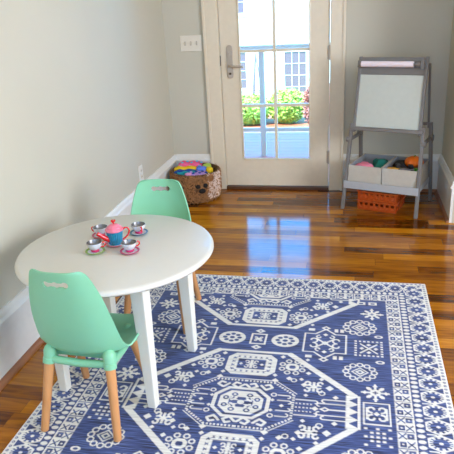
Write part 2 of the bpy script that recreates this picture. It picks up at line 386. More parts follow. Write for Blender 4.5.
def bush(label, cx, cy, r, h, m, n, seed, flat=1.0):
    rnd = random.Random(seed)
    t_ = thing('bush', label, 'bush', (cx, cy, -.4), 0, None)
    mb = MB()
    for i in range(n):
        u, v_, k = rnd.uniform(0, 2*PI), rnd.uniform(0, 1), rnd.uniform(.55, 1)**.5
        zz = v_; rr = math.sqrt(max(0, 1-(2*zz-1)**2*.85))*k
        c = Vector((r*rr*math.cos(u), r*rr*math.sin(u)*.8, h*(.06+.94*zz)*1.0))
        a = Vector((rnd.gauss(0, 1), rnd.gauss(0, 1), rnd.gauss(0, .7))).normalized()*rnd.uniform(.03, .055)
        b_ = a.orthogonal().normalized()*.018
        mb.add([c-a, c+b_, c+a, c-b_], [(0, 1, 2, 3)])
    mb.build('foliage', m, t_)
    st = MB()
    for i in range(7):
        a = 2*PI*i/7; st.tube([(0, 0, 0), (r*.3*math.cos(a), r*.3*math.sin(a), h*.45), (r*.6*math.cos(a), r*.5*math.sin(a), h*.85)], [.018, .012, .005], 6)
    st.build('stem', M['stake'], t_)
bush('low bright green bush behind the left door panes', -1.62, 9.1, .36, .44, M['leaf'], 2600, 1)
bush('bright green bush right of the railing post through the glass', -1.02, 9.15, .30, .50, M['leaf'], 2600, 2)
bush('lower bright green bush seen left of the railing post', -2.45, 9.3, .38, .5, M['leaf'], 1800, 5)
bush('russet pink bush behind the right door panes', -.50, 8.7, .24, .66, M['drybush'], 2600, 3)
tr = MB()
for a in range(3):
    an = 2*PI*a/3; tr.tube([(.16*math.cos(an), .16*math.sin(an), 0), (0, 0, 1.0)], .014, 6)
tr.tube([(.1*math.cos(2*PI*k/12), .1*math.sin(2*PI*k/12), .4) for k in range(13)], .008, 5)
tg = tr.build('garden_obelisk', M['stake'], loc=(-1.60, 9.8, -.4)); tag(tg, 'small pointed grey garden trellis standing among the bushes', 'trellis')

# ---------------------------------------------------------------- rug
def make_rug():
    HW, LEN, step, ss = .792, 2.20, .003, 2
    nx, nv = int(2*HW/step)+1, int(LEN/step)+1
    hx = np.linspace(-HW, HW, nx); hv = np.linspace(0, LEN, nv)
    off = (np.arange(ss)+.5)/ss-.5
    xs = (hx[:, None]+off[None]*step).ravel(); vs = (hv[:, None]+off[None]*step).ravel()
    X, V = np.meshgrid(np.abs(xs), vs); I = np.zeros(X.shape, bool)
    half = xs.size
    def win(x0, x1, v0, v1):
        i0, i1 = np.searchsorted(vs, v0), np.searchsorted(vs, v1)
        return slice(max(i0, 0), i1)
    def apply(v0, v1, fn, val=True):
        s = win(0, 0, v0, v1)
        if s.stop <= s.start: return
        m = fn(X[s], V[s]); I[s][m] = val
    def ell(cx, cv, rx, rv, val=True): apply(cv-rv, cv+rv, lambda x, v: ((x-cx)/rx)**2+((v-cv)/rv)**2 < 1, val)
    def ring(cx, cv, r, t, a=1): ell(cx, cv, r*a, r); ell(cx, cv, (r-t)*a, r-t, False)
    def rect(cx, cv, hw_, hh, val=True): apply(cv-hh, cv+hh, lambda x, v: (abs(x-cx) < hw_) & (abs(v-cv) < hh), val)
    def dia(cx, cv, rx, rv, val=True): apply(cv-rv, cv+rv, lambda x, v: abs(x-cx)/rx+abs(v-cv)/rv < 1, val)
    def octo(cx, cv, hw_, hh, ch, val=True): apply(cv-hh, cv+hh, lambda x, v: (abs(x-cx) < hw_) & (abs(v-cv) < hh) & (abs(x-cx)+abs(v-cv) < hw_+hh-ch), val)
    def line(pts, t, val=True, dot=0):
        for (a, b) in zip(pts[:-1], pts[1:]):
            (x1, v1), (x2, v2) = a, b; Ln = math.hypot(x2-x1, v2-v1) or 1e-9
            def fn(x, v):
                u = ((x-x1)*(x2-x1)+(v-v1)*(v2-v1))/Ln/Ln; uc = np.clip(u, 0, 1)
                m = np.hypot(x-x1-uc*(x2-x1), v-v1-uc*(v2-v1)) < t/2
                if dot: m &= ((u*Ln/dot) % 1) < .55
                return m
            apply(min(v1, v2)-t, max(v1, v2)+t, fn, val)
    def arc(cx, cv, r, a0, a1, t, n=9, a=1): line([(cx+a*r*math.cos(math.radians(a0+(a1-a0)*k/n)), cv+r*math.sin(math.radians(a0+(a1-a0)*k/n))) for k in range(n+1)], t)
    def hook(cx, cv, r, sx, sv, t=.007):    # spiral curl
        P = []
        for k in range(10):
            a = math.radians(-90+29*k); rr = r*(1-.06*k); P.append((cx+sx*rr*math.cos(a), cv+sv*rr*math.sin(a)))
        line(P, t)
    def flower(cx, cv, r):
        octo(cx, cv, r*.5, r*.45, r*.25); octo(cx, cv, r*.24, r*.2, r*.1, False)
        for k in range(8):
            a = PI/8+k*PI/4; arc(cx+r*.82*math.cos(a), cv+r*.78*math.sin(a), r*.2, 0, 360, r*.11, 7)
    def snow(cx, cv, r):
        for k in range(8):
            a = k*PI/4; q = r if k % 2 == 0 else r*.85
            line([(cx, cv), (cx+q*math.cos(a), cv+q*math.sin(a))], r*.2); dia(cx+q*.8*math.cos(a), cv+q*.8*math.sin(a), r*.22, r*.22)
        ell(cx, cv, r*.42, r*.42); rect(cx, cv, r*.2, r*.05, False); rect(cx, cv, r*.05, r*.2, False)
    def hexring(cx, cv, r):
        for k in range(12):
            a = k*PI/6; x, v = cx+r*.86*math.cos(a), cv+r*.76*math.sin(a); arc(x, v, r*.19, 0, 360, r*.085, 7)
        dia(cx, cv, r*.55, r*.5); dia(cx, cv, r*.42, r*.38, False); dia(cx, cv, r*.3, r*.27); dia(cx, cv, r*.14, r*.12, False)
    def scrollx(cx, cv, r, t=.008):
        for sx in (-1, 1):
            for sv in (-1, 1):
                line([(cx, cv), (cx+sx*r*.45, cv+sv*r*.25)], t)
                hook(cx+sx*r*.62, cv+sv*r*.52, r*.34, -sx, sv, t)
    # borders: distance d from the edge, coordinate a along it
    dX, dT, dB = HW-X, V, LEN-V; d = np.minimum(dX, np.minimum(dT, dB)); side = dX <= np.minimum(dT, dB)
    a = np.where(side, V-1.09, X); 
    b0 = d < .026
    I |= b0; sq = (a/.0215) % 1; cc = (d-.0145)/.0075
    rr = np.hypot((sq-.5)*.0215/.0075, cc); I &= ~(b0 & (rr < .8) & (rr > .3))
    tb = (d >= .026) & (d < .112); I |= tb
    P = .0845; u = ((a/P) % 1-.5)*P; bb = d-.069
    th = np.arctan2(bb*.6, u); rad = np.hypot(u/.033, bb/.039); star = 1+.17*np.sign(np.sin(th*14)); ins = tb & (rad < star*.86)
    I &= ~ins; I |= ins & (rad < .19)
    u2 = (((a/P)+.5) % 1-.5)*P
    tri = tb & (np.abs(u2) < .014*(1-(d-.026)/.03).clip(0, 1)+.0035) & (d < .06); I &= ~tri
    tri = tb & (np.abs(u2) < .020*((d-.072)/.04).clip(0, 1)); I &= ~tri
    I |= tb & (np.abs(u2) < .003) & (d > .08)
    ov = (d >= .112) & (d < .150); P = .0282; u = ((a/P) % 1-.5)*P
    I |= ov & (((u/.0095)**2+((d-.131)/.0135)**2) < 1)
    I |= (d >= .148) & (d < .152)
    wb = (d >= .152) & (d < .213); I |= wb; P = .0845; k = np.floor(a/P)
    u = ((a/P) % 1-.5)*P
    for s_, ca in ((.168, -.021), (.196, .021)):
        m = wb & (np.abs(u-ca) < .0135) & (np.abs(d-s_) < .0115); I &= ~m; q = np.hypot(u-ca, d-s_); I |= m & (np.abs(u-ca) < .004) & (np.abs(d-s_) < .0035)
    for s_, ca in ((.196, -.021), (.168, .021)):
        m = wb & (np.abs(u-ca) < .017) & (np.abs(d-s_) < .014) & (np.abs(np.abs(u-ca)-np.abs(d-s_)*1.1) < .0042); I &= ~m
    I &= ~(wb & (np.abs(np.abs(u)-P/2) < .0022)); 
    field = d >= .213
    keep = I.copy()
    # medallions
    for C in (.17, 1.09, 2.01):
        O = [(0, -.35), (.158, -.35), (.438, -.09), (.438, .09), (.158, .35), (0, .35)]
        line([(x, C+v) for x, v in O[:2]], .015); line([(x, C+v) for x, v in O[4:]], .015)
        line([(.158, C-.347), (.432, C-.092)], .026); line([(.158, C+.347), (.432, C+.092)], .026)
        rect(.426, C, .027, .095); 
        for k in range(4):
            cv = C-.066+k*.044
            apply(cv-.022, cv+.022, lambda x, v: (x > .413) & (x < .443) & (np.abs(v-cv) < .020*((x-.410)/.032)), False)
        for sg in (-1, 1):
            c = C+sg*.255
            octo(0, c, .106, .077, .03); octo(0, c, .084, .058, .018, False)
            for k in range(-3, 4): dia(k*.024, c-.052, .011, .010); dia(k*.024, c+.052, .011, .010)
            for k in range(-1, 2): dia(.077, c+k*.026, .010, .011)
            octo(0, c, .072, .046, .008); rect(0, c, .060, .036, False); scrollx(0, c, .034, .006); dia(.045, c, .009, .009); rect(0, c, .006, .03)
            flower(.175, C+sg*.255, .056)
            for (x, v, r) in ((.115, .155, .014), (.235, .315, .010), (.245, .22, .012), (.128, .325, .012), (.17, .175, .013), (.11, .19, .011), (.335, .13, .017), (.234, .14, .014), (.22, .175, .010), (.30, .185, .011)): dia(x, C+sg*v, r, r)
            arc(.19, C+sg*.165, .011, 0, 360, .005); arc(.306, C+sg*.094, .012, 0, 360, .005)
            scrollx(.272, C+sg*.132, .043, .009); rect(.272, C+sg*.132, .005, .03)
            # dotted octagon
            line([(0, C+sg*.138), (.115, C+sg*.138), (.2, C+sg*.07), (.2, C)], .010, dot=.014)
            line([(0, C+sg*.150), (.122, C+sg*.150), (.21, C+sg*.078)], .004)
            # hooks round the centre
            for hx_ in (.034, .095):
                line([(hx_-.03, C+sg*.112), (hx_-.008, C+sg*.088), (hx_+.016, C+sg*.104), (hx_+.004, C+sg*.122), (hx_-.012, C+sg*.116)], .0105)
            # arms
            for (x1, v) in ((.318, .058), (.30, .034)):
                line([(x1, C+sg*v), (.402, C+sg*v)], .006); arc(x1, C+sg*(v-.009), .009, 90*sg, 270*sg, .006)
            line([(.14, C+sg*.03), (.185, C+sg*.03)], .006); arc(.185, C+sg*.022, .008, -90, 90, .006)
            line([(.14, C+sg*.062), (.18, C+sg*.062)], .006); arc(.18, C+sg*.054, .008, -90, 90, .006)
            line([(.21, C+sg*.045), (.285, C+sg*.045)], .006); arc(.285, C+sg*.037, .008, -90, 90, .006)
            line([(.21, C+sg*.022), (.27, C+sg*.022)], .007, dot=.014)
            arc(.122, C+sg*.062, .010, 0, 360, .005); dia(.12, C+sg*.03, .009, .009); dia(.36, C+sg*.075, .012, .012); dia(.245, C+sg*.075, .010, .010)
        line([(.325, C), (.402, C)], .008); dia(.322, C, .022, .014); dia(.322, C, .010, .006, False); line([(.21, C), (.29, C)], .007, dot=.014); dia(.285, C, .014, .014)
        octo(0, C, .112, .092, .05); octo(0, C, .098, .079, .043, False); octo(0, C, .086, .068, .038)
        octo(0, C, .048, .030, .008, False); scrollx(0, C, .062, .010); 
        for sx, sv in ((.05, .03), (.05, -.03)): arc(sx, C+sv, .013, 0, 360, .006)
        for sv in (-1, 1):
            ell(.03, C+sv*.045, .013, .011, False); ell(.03, C+sv*.045, .006, .005); ell(.062, C+sv*.022, .012, .012, False); ell(.062, C+sv*.022, .005, .005)
        rect(.004, C, .028, .010, False); ell(0, C, .014, .013)
        dia(.158, C, .010, .010)
    for C in (.635, 1.545):
        for (cx) in (.122,):
            ell(cx, C, .062, .052); 
            for k in range(8):
                an = k*PI/4; ell(cx+.034*math.cos(an), C+.029*math.sin(an), .011, .009, False)
            ell(cx, C, .012, .010, False)
        rect(0, C, .038, .045); rect(0, C, .029, .036, False); scrollx(0, C, .022, .006); dia(0, C, .010, .012)
        for sg in (-1, 1): dia(0, C+sg*.068, .024, .018); dia(0, C+sg*.068, .008, .006, False)
        line([(.208, C-.075), (.392, C-.075), (.392, C+.075), (.208, C+.075), (.208, C-.075)], .007)
        for sg in (-1, 1):
            ap = [(.255, C+sg*.075), (.30, C+sg*.118), (.345, C+sg*.075)]
            line([(.262, C+sg*.075), (.338, C+sg*.075)], .009, False); line(ap, .008); dia(.30, C+sg*.128, .022, .018); dia(.30, C+sg*.128, .010, .008, False); dia(.30, C+sg*.07, .012, .012)
            rect(.36, C+sg*.11, .021, .013); rect(.36, C+sg*.11, .004, .013, False); rect(.235, C+sg*.11, .014, .010)
            for sx in (-1, 1):
                line([(.30, C), (.30+sx*.04, C+sg*.035)], .009); hook(.30+sx*.052, C+sg*.022, .022, -sx, sg, .008); hook(.30+sx*.028, C+sg*.05, .014, sx, -sg, .007)
        dia(.30, C, .016, .016)
    for B, sg in ((1.09, -1), (1.09, 1)):
        hexring(.452, B+sg*.255, .066)
        ring(.535, B+sg*.333, .012, .006, 1.6); ring(.535, B+sg*.533, .012, .006, 1.6)
        hexring(.452, B+sg*.605, .072); snow(.51, B+sg*.735, .050)
        cx, cv = .490, B+sg*.433
        for i in range(-3, 4):
            for j in range(-3, 4):
                if abs(i) == 3 or abs(j) == 3 or (abs(i) > 1 and abs(j) > 1 and False): rect(cx+i*.0185, cv+j*.0185, .005, .005)
        line([(cx-.035, cv-.035), (cx+.035, cv+.035)], .008); line([(cx+.035, cv-.035), (cx-.035, cv+.035)], .008)
        for q in ((.03, 0), (-.03, 0), (0, .03), (0, -.03)): dia(cx+q[0], cv+q[1], .011, .011)
        for q in (.50, .555): rect(q-.04, B+sg*.84, .020, .014); rect(q-.04, B+sg*.84, .010, .006, False)
    snow(.51, .965, .050)
    for i in range(-2, 3):
        for j in range(-2, 3):
            if (i+j) % 2 == 0 or (abs(i) < 2 and abs(j) < 2): rect(.513+i*.021, 1.215+j*.021, .0065, .0055)
    rect(.512, 1.09, .050, .064); rect(.512, 1.09, .044, .057, False); 
    for sx in (-1, 1):
        for sv in (-1, 1): hook(.512+sx*.018, 1.09+sv*.024, .019, sx, sv, .009)
        line([(.512+sx*.036, 1.06), (.512+sx*.036, 1.12)], .008)
    dia(.512, 1.09, .012, .012)
    I[~field] = keep[~field]
    img = I.reshape(nv, ss, nx, ss).mean(axis=(1, 3))
    # mesh
    XX, VV = np.meshgrid(hx, hv); Z = np.full(XX.shape, .008); Z[0] = Z[-1] = 0; Z[:, 0] = Z[:, -1] = 0
    co = np.stack([XX, -VV, Z], -1).reshape(-1, 3).astype(np.float32)
    idx = np.arange(nx*nv).reshape(nv, nx); q = np.stack([idx[:-1, :-1], idx[1:, :-1], idx[1:, 1:], idx[:-1, 1:]], -1).reshape(-1, 4).astype(np.int32)
    me = bpy.data.meshes.new('rug'); me.vertices.add(len(co)); me.vertices.foreach_set('co', co.ravel())
    me.loops.add(q.size); me.loops.foreach_set('vertex_index', q.ravel())
    me.polygons.add(len(q)); me.polygons.foreach_set('loop_start', np.arange(0, q.size, 4, dtype=np.int32)); me.update(calc_edges=True)
    at = me.attributes.new('weave', 'FLOAT', 'POINT'); at.data.foreach_set('value', img.ravel().astype(np.float32))
    me.materials.append(M['rug']); o = bpy.data.objects.new('rug', me); COL.objects.link(o)
    o.location = (-.4027, 2.9236, .0008)
    tag(o, 'blue and white medallion patterned rug spread on the wooden floor', 'rug')
make_rug()
RZ = .009

# ---------------------------------------------------------------- table
tb = thing('play_table', 'round cream topped play table standing on the rug', 'table', (-.905, 1.99, RZ), math.radians(-7.5))
prof = [(0, .549), (.366, .549), (.378, .552), (.3845, .559), (.3845, .566), (.380, .573), (.370, .577), (0, .578)]
MB().lathe([(max(r, .001), z-RZ) for r, z in prof], 96).build('tabletop', M['cream'], tb, smooth=True)
for sx in (-1, 1):
    for sy in (-1, 1):
        o_ = .218; b_, t_ = .036, .056; H = .549-RZ; to = .222
        q = lambda o, s, z: [Vector((sx*(o-(s if dx else 0)), sy*(o-(s if dy else 0)), z)) for dx, dy in ((0, 0), (1, 0), (1, 1), (0, 1))]
        MB().hexa(q(o_, b_, 0), q(to, t_, H)).build('leg', M['legwhite'], tb, bevel=.004)

# ---------------------------------------------------------------- chairs
CP = [(.188, .290, .140), (.182, .308, .165), (.13, .312, .182), (.05, .302, .188), (-.02, .295, .187), (-.07, .296, .180), (-.106, .318, .168), (-.128, .375, .161),
      (-.142, .45, .154), (-.152, .53, .140), (-.160, .60, .120), (-.166, .643, .102), (-.168, .656, .082)]
def catmull(P, n):
    out = []
    for i in range(len(P)-1):
        p0, p1, p2, p3 = P[max(i-1, 0)], P[i], P[i+1], P[min(i+2, len(P)-1)]
        for k in range(n):
            t = k/n; out.append(tuple(.5*((2*b)+(-a+c)*t+(2*a-5*b+4*c-d)*t*t+(-a+3*b-3*c+d)*t**3) for a, b, c, d in zip(p0, p1, p2, p3)))
    out.append(P[-1]); return out
def make_shell():
    pr = catmull(CP, 4); nt = 21; vs = []; fs = []
    for i, (y, z, w_) in enumerate(pr):
        s = i/(len(pr)-1)
        for k in range(nt):
            t = 2*k/(nt-1)-1; c = abs(t)**2.6
            up = .034*c*max(0, min(1, s/.12))*max(0, 1-max(0, s-.35)/.35) ; fw = .052*c*max(0, min(1, (s-.3)/.2))*(1-.55*max(0, (s-.6)/.4))
            vs.append((w_*t, y+fw, z+up))
    for i in range(len(pr)-1):
        for k in range(nt-1): a = i*nt+k; fs.append((a, a+1, a+nt+1, a+nt))
    me = bpy.data.meshes.new('seat_shell'); me.from_pydata(vs, [], fs); o = bpy.data.objects.new('tmp', me); COL.objects.link(o)
    m = o.modifiers.new('s', 'SOLIDIFY'); m.thickness = .007; m.offset = 0
    cut = MB(); cz = .610
    def slot(x, z, r):
        n = 16; vs = [(x+r*math.cos(2*PI*k/n), yy, z+r*math.sin(2*PI*k/n)) for yy in (-.3, 0.05) for k in range(n)]
        return MB().add(vs, [tuple(range(n)), tuple(range(2*n-1, n-1, -1))]+[(k, k+n, (k+1) % n+n, (k+1) % n) for k in range(n)])
    cutters = [slot(-.034, cz, .0125), slot(0, cz, .0125), slot(.034, cz, .0125), MB().box(-.034, .034, -.3, .05, cz-.0085, cz+.0085)]
    cs_ = []
    for i, c in enumerate(cutters):
        co = c.build('cut', M['mint']); cs_.append(co); b = o.modifiers.new('b%d' % i, 'BOOLEAN'); b.object = co; b.operation = 'DIFFERENCE'; b.solver = 'EXACT'
    bpy.context.view_layer.update(); dg = bpy.context.evaluated_depsgraph_get()
    me2 = bpy.data.meshes.new_from_object(o.evaluated_get(dg)); me2.name = 'seat_shell'
    for c in cs_+[o]: bpy.data.objects.remove(c)
    me2.materials.clear(); me2.materials.append(M['mint'])
    for p in me2.polygons: p.use_smooth = True
    return me2
def make_chair(label):
    t = thing('toddler_chair', label, 'chair', (0, 0, RZ), 0, 'mint toddler chairs at the round table')
    sh = bpy.data.objects.new('seat_shell', make_shell()); COL.objects.link(sh); sh.parent = t
    e = sh.modifiers.new('e', 'EDGE_SPLIT'); e.split_angle = math.radians(38)
    fr = MB(); tops = {}
    for sx in (-1, 1):
        for sy in (-1, 1): tops[sx, sy] = Vector((sx*.120, sy*.097, .268))
    for a, b in (((-1, -1), (1, -1)), ((1, -1), (1, 1)), ((1, 1), (-1, 1)), ((-1, 1), (-1, -1))):
        p, q = tops[a], tops[b]; mid = (p+q)/2; mid.z -= .008
        fr.tube([p+Vector((0, 0, .008)), p*.7+mid*.3+Vector((0, 0, .003)), mid+Vector((0, 0, .004)), q*.7+mid*.3+Vector((0, 0, .003)), q+Vector((0, 0, .008))], .0145, 10)
    for y in (-.05, .06): fr.box(-.12, .12, y-.012, y+.012, .268, .288)
    fr.build('seat_frame', M['mint'], t, smooth=True)
    for (sx, sy), p in tops.items():
        foot = Vector((sx*.147, sy*.168, 0)); d = (p-foot).normalized()
        c0 = p
        lg = MB().tube([foot, foot+d*.004, c0], [.0125, .0145, .0185], 20).build('leg', M['beech'], t, smooth=True)
        MB().tube([c0-d*.012, c0+d*.006, c0+d*.008, c0+d*.034, c0+d*.048, c0+d*.058, c0+d*.063], [.0235, .0235, .0215, .0235, .020, .012, .003], 20).build('leg_socket', M['mint'], t, smooth=True)
    return t
chA = make_chair('mint green toddler chair nearest the viewer with its back to us')
chA.location = (-.940, 1.735, RZ); chA.rotation_euler.z = math.radians(-2.5)
chB = copy_tree(chA); chB['label'] = 'mint green toddler chair on the far side facing us across the table'
chB.location = (-.905, 2.452, RZ); chB.rotation_euler.z = math.radians(184)

# ---------------------------------------------------------------- tea set
TZ = .5785
def saucer(label, x, y, m, r=.0385):
    o = MB().lathe([(.001, 0), (r*.55, 0), (r*.9, .004), (r, .0075), (r*.96, .0085), (r*.6, .004), (.001, .0035)], 32).build('saucer', m, smooth=True, loc=(x, y, TZ))
    MB().lathe([(.001, .0030), (r*.6, .0036), (r*.76, .0062), (r*.74, .0068), (r*.58, .0046), (.001, .0041)], 32).build('saucer_well', M['white_en'], o, smooth=True)
    tag(o, label, 'saucer', 'toy saucers on the table'); 
    return o
def inner_disc(o, r): pass
def cup_build():
    t = thing('toy_cup', '', 'cup', (0, 0, 0), 0, 'toy teacups on the table')
    b = MB(); b.lathe([(.001, .008), (.014, .008), (.020, .013), (.027, .022), (.0305, .036), (.0295, .0365), (.026, .023), (.018, .0145), (.001, .0125)], 32).build('cup_body', M['white_en'], t, smooth=True)
    MB().lathe([(.001, .0128), (.0175, .0150), (.0254, .0235), (.0291, .0368), (.0286, .0368), (.0248, .0240), (.017, .0156), (.001, .0136)], 32).build('cup_lining', M['tin'], t, smooth=True)
    MB().lathe([(.001, 0), (.0155, 0), (.0165, .003), (.0145, .009), (.001, .009)], 24).build('cup_foot', M['magenta'], t, smooth=True)
    MB().tube([(.0285, 0, .031), (.035, 0, .034), (.040, 0, .030), (.040, 0, .022), (.034, 0, .015), (.023, 0, .016)], .0028, 8).build('cup_handle', M['red'], t, smooth=True)
    return t
import itertools
cup0 = None
def pxz(*a): return a
specs = [(-.967, 1.932, "green", "cup", 20), (-.830, 1.944, "magenta", "cup", 35), (-.860, 2.132, "blue", "cup", -50), (-1.010, 2.092, "pink", "cup", 175)]
lab = {'green': ('green rimmed toy saucer nearest the left edge of the tea set', 'white toy teacup standing on the green saucer'),
       'magenta': ('magenta toy saucer at the front right of the teapot', 'white toy teacup with red handle on the front magenta saucer'),
       'blue': ('blue toy saucer behind the teapot on the right', 'white toy teacup with red handle on the blue saucer'),
       'pink': ('crimson toy saucer half hidden behind the teapot spout', 'white toy teacup half hidden behind the teapot')}
for x, y, c, _, r in specs:
    saucer(lab[c][0], x, y, M[{'pink': 'magenta'}.get(c, c)])
    if cup0 is None: cup0 = cup_build(); k = cup0
    else: k = copy_tree(cup0)
    k['label'] = lab[c][1]; k.location = (x, y, TZ+.0048); k.rotation_euler.z = math.radians(r)
saucer('pink toy saucer directly under the teal teapot', -.914, 2.013, M['pink'], .042)
tp = thing('toy_teapot', 'teal ribbed toy teapot with pink swirl lid and heart knob', 'teapot', (-.914, 2.013, TZ+.0048), 0)
MB().lathe([(.001, 0), (.024, 0), (.026, .003), (.0315, .052), (.0325, .055), (.001, .0555)], 96, rib=.035, ribn=24).build('pot_body', M['teal'], tp, smooth=True)
MB().lathe([(.001, .055), (.034, .055), (.0365, .059), (.034, .064), (.030, .0655), (.0295, .068), (.026, .073), (.021, .0745), (.020, .077), (.014, .081), (.001, .082)], 40, rib=.02, ribn=9).build('pot_lid', M['pink'], tp, smooth=True)
lidk = MB(); hp = []
for k in range(24):
    a = 2*PI*k/24; hp.append((.00055*16*math.sin(a)**3, .093+.00055*(13*math.cos(a)-5*math.cos(2*a)-2*math.cos(3*a)-math.cos(4*a))))
lidk.prism(hp, -.004, .004); lidk.tube([(0, 0, .08), (0, 0, .088)], .003, 8)
kn = lidk.build('lid_knob', M['red'], tp, bevel=.0015)
sd = Vector((-.80, -.60, 0))
MB().tube([sd*.022+Vector((0, 0, .022)), sd*.040+Vector((0, 0, .030)), sd*.056+Vector((0, 0, .045)), sd*.068+Vector((0, 0, .055))], [.013, .011, .0085, .008], 14).build('spout', M['red'], tp, smooth=True)
hdv = Vector((.93, .36, 0))
MB().tube([hdv*r_+Vector((0, 0, z)) for r_, z in ((.030, .054), (.042, .063), (.053, .061), (.058, .048), (.052, .032), (.040, .020), (.027, .014))], .0034, 8).build('pot_handle', M['red'], tp, smooth=True)

# ---------------------------------------------------------------- easel
EA = math.radians(-19.5); EO = Vector((.251, 4.220, 0))
def ew(x, y, z=0): c, s = math.cos(EA), math.sin(EA); return (EO.x+c*x-s*y, EO.y+s*x+c*y, z)
es = thing('art_easel', 'grey wooden double sided easel with white board by the door', 'easel', EO, EA)
fy = lambda z: -.215+.2*z/1.045
fxw = lambda z: .262-.027*z/1.045
def slat(p, q, w_, d_):      # rectangular bar between two points, w_ along x, d_ along y
    p, q = Vector(p), Vector(q)
    r = lambda c: [c+Vector((-w_/2, -d_/2, 0)), c+Vector((w_/2, -d_/2, 0)), c+Vector((w_/2, d_/2, 0)), c+Vector((-w_/2, d_/2, 0))]
    return MB().hexa(r(p), r(q))
for sx in (-1, 1):
    slat((sx*fxw(0), fy(0), 0), (sx*fxw(.60), fy(.60), .60), .024, .026).build('leg', M['grey'], es, bevel=.004)
    slat((sx*(fxw(.545)-.020), fy(.545), .545), (sx*(fxw(1.045)-.012), fy(1.045), 1.045), .020, .026).build('side_rail', M['grey'], es, bevel=.003)
    slat((sx*.262, .188, 0), (sx*.250, .085, .60), .024, .026).build('leg', M['grey'], es, bevel=.004)
    slat((sx*.236, .088, .56), (sx*.232, .022, 1.0), .014, .016).build('rear_rail', M['grey'], es, bevel=.003)
    br = MB(); br.box(sx*.252-.007, sx*.252+.007, fy(.49), .10, .478, .50); br.tube([(sx*.24, fy(.49), .49), (sx*.275, fy(.49), .49)], .018, 14); br.tube([(sx*.24, .10, .49), (sx*.272, .10, .49)], .022, 14)
    br.build('folding_bracket', M['grey'], es)
T = Matrix.Translation((0, fy(0), 0)) @ Matrix.Rotation(-math.atan(.2/1.045), 4, 'X')
bx(-.226, .226, -.004, .004, .592, .945, T).build('white_board', M['board'], es)
bx(-.228, .228, .004, .012, .575, 1.06, T).build('backing_panel', M['grey'], es)
bx(-.226, .226, -.008, .004, .948, 1.06, T).build('header_panel', M['grey'], es, bevel=.002)
bx(-.250, .250, -.036, .010, .566, .590, T).build('tool_ledge', M['grey'], es, bevel=.003)
rb = lambda z: fy(z)
MB().tube([T @ Vector((-.205, -.030, 1.013)), T @ Vector((.145, -.030, 1.013))], .0195, 24).build('paper_roll', M['paper'], es, smooth=True)
kb = MB(); kb.tube([T @ Vector((-.214, -.030, 1.013)), T @ Vector((-.205, -.030, 1.013))], .016, 16); kb.box(-.226, -.214, -.05, .0, .99, 1.035, T); kb.build('roll_holder', M['grey'], es)
kb = MB(); kb.tube([T @ Vector((.145, -.030, 1.013)), T @ Vector((.165, -.030, 1.013))], .010, 16)
kb.tube([T @ Vector((.165, -.030, 1.013)), T @ Vector((.20, -.030, 1.013))], .018, 16); kb.box(.195, .215, -.05, .0, .985, 1.04, T)
kb.build('roll_holder', M['grey'], es)
RBy = .172
bx(-.226, .226, -.004, .002, .58, .60, Matrix.Translation((0, .085, 0))).build('rear_rail', M['grey'], es)
# shelf
SZ = .162
sh = MB(); sh.box(-.248, .248, fy(.17)+.012, .206, SZ, SZ+.012)
sh.build('shelf', M['lightgrey'], es)
bx(-.262, .262, fy(.17)-.020, fy(.17)-.010, SZ-.008, SZ+.046).build('shelf_apron', M['lightgrey'], es, bevel=.002)
bx(-.25, .25, .2065, .215, SZ-.008, SZ+.046).build('shelf_apron', M['lightgrey'], es, bevel=.002)
for sx in (-1, 1): bx(sx*.2505-.0025, sx*.2505+.0025, fy(.17)-.01, .206, SZ-.008, SZ+.03).build('shelf_side', M['lightgrey'], es)
# fabric bins
def bin_(label, x0, x1):
    t = thing('fabric_bin', label, 'storage bin', ew((x0+x1)/2, -.02, SZ+.0122), EA, 'fabric bins on the easel shelf')
    hw_ = (x1-x0)/2; y0, y1, h, th_ = -.145, .200, .142, .005; a = MB(); tt = .004
    a.hexa([Vector(p) for p in ((-hw_+tt, y0, 0), (hw_-tt, y0, 0), (hw_-tt, y1, 0), (-hw_+tt, y1, 0))], [Vector(p) for p in ((-hw_+tt, y0, .004), (hw_-tt, y0, .004), (hw_-tt, y1, .004), (-hw_+tt, y1, .004))])
    a.box(-hw_, hw_, y0-.004, y0+.002, 0, h); a.box(-hw_, hw_, y1-.002, y1+.004, 0, h); a.box(-hw_, -hw_+.005, y0, y1, 0, h); a.box(hw_-.005, hw_, y0, y1, 0, h)
    a.build('bin_wall', M['canvas'], t)
    l = MB(); l.box(-hw_+.0055, hw_-.0055, y0+.0025, y0+.004, .005, h-.001); l.box(-hw_+.0055, hw_-.0055, y1-.004, y1-.0025, .005, h-.001); l.box(-hw_+.0055, -hw_+.007, y0+.0045, y1-.0045, .005, h-.001); l.box(hw_-.007, hw_-.0055, y0+.0045, y1-.0045, .005, h-.001)
    l.build('bin_lining', M['liner'], t)
    return t
bin_('beige fabric bin holding pink and teal cloth on the easel shelf', -.240, -.003)
bin_('beige fabric bin holding an orange toy pumpkin on the easel shelf', .003, .240)
def blob(name, label, cat, m, loc, size, seed, rough_=.15, group=None, rz=0, parent=None, n=3):
    bm = bmesh.new(); bmesh.ops.create_icosphere(bm, subdivisions=n, radius=1); rnd = random.Random(seed)
    ph = [rnd.uniform(0, 6) for _ in range(6)]
    for v in bm.verts:
        p = v.co; k = 1+rough_*(math.sin(4*p.x+ph[0])*math.cos(5*p.y+ph[1])+.6*math.sin(9*p.x+7*p.z+ph[2])*math.cos(8*p.y+ph[3]))
        c = Vector([abs(x)**.7*(1 if x > 0 else -1) for x in p]); v.co = Vector((c.x*size[0], c.y*size[1], c.z*size[2]))*k
    for f in bm.faces: f.smooth = True
    me = bpy.data.meshes.new(name); bm.to_mesh(me); bm.free(); me.materials.append(m); o = bpy.data.objects.new(name, me); COL.objects.link(o); o.location = loc; o.rotation_euler.z = rz
    if label: tag(o, label, cat, group)
    if parent: o.parent = parent
    return o
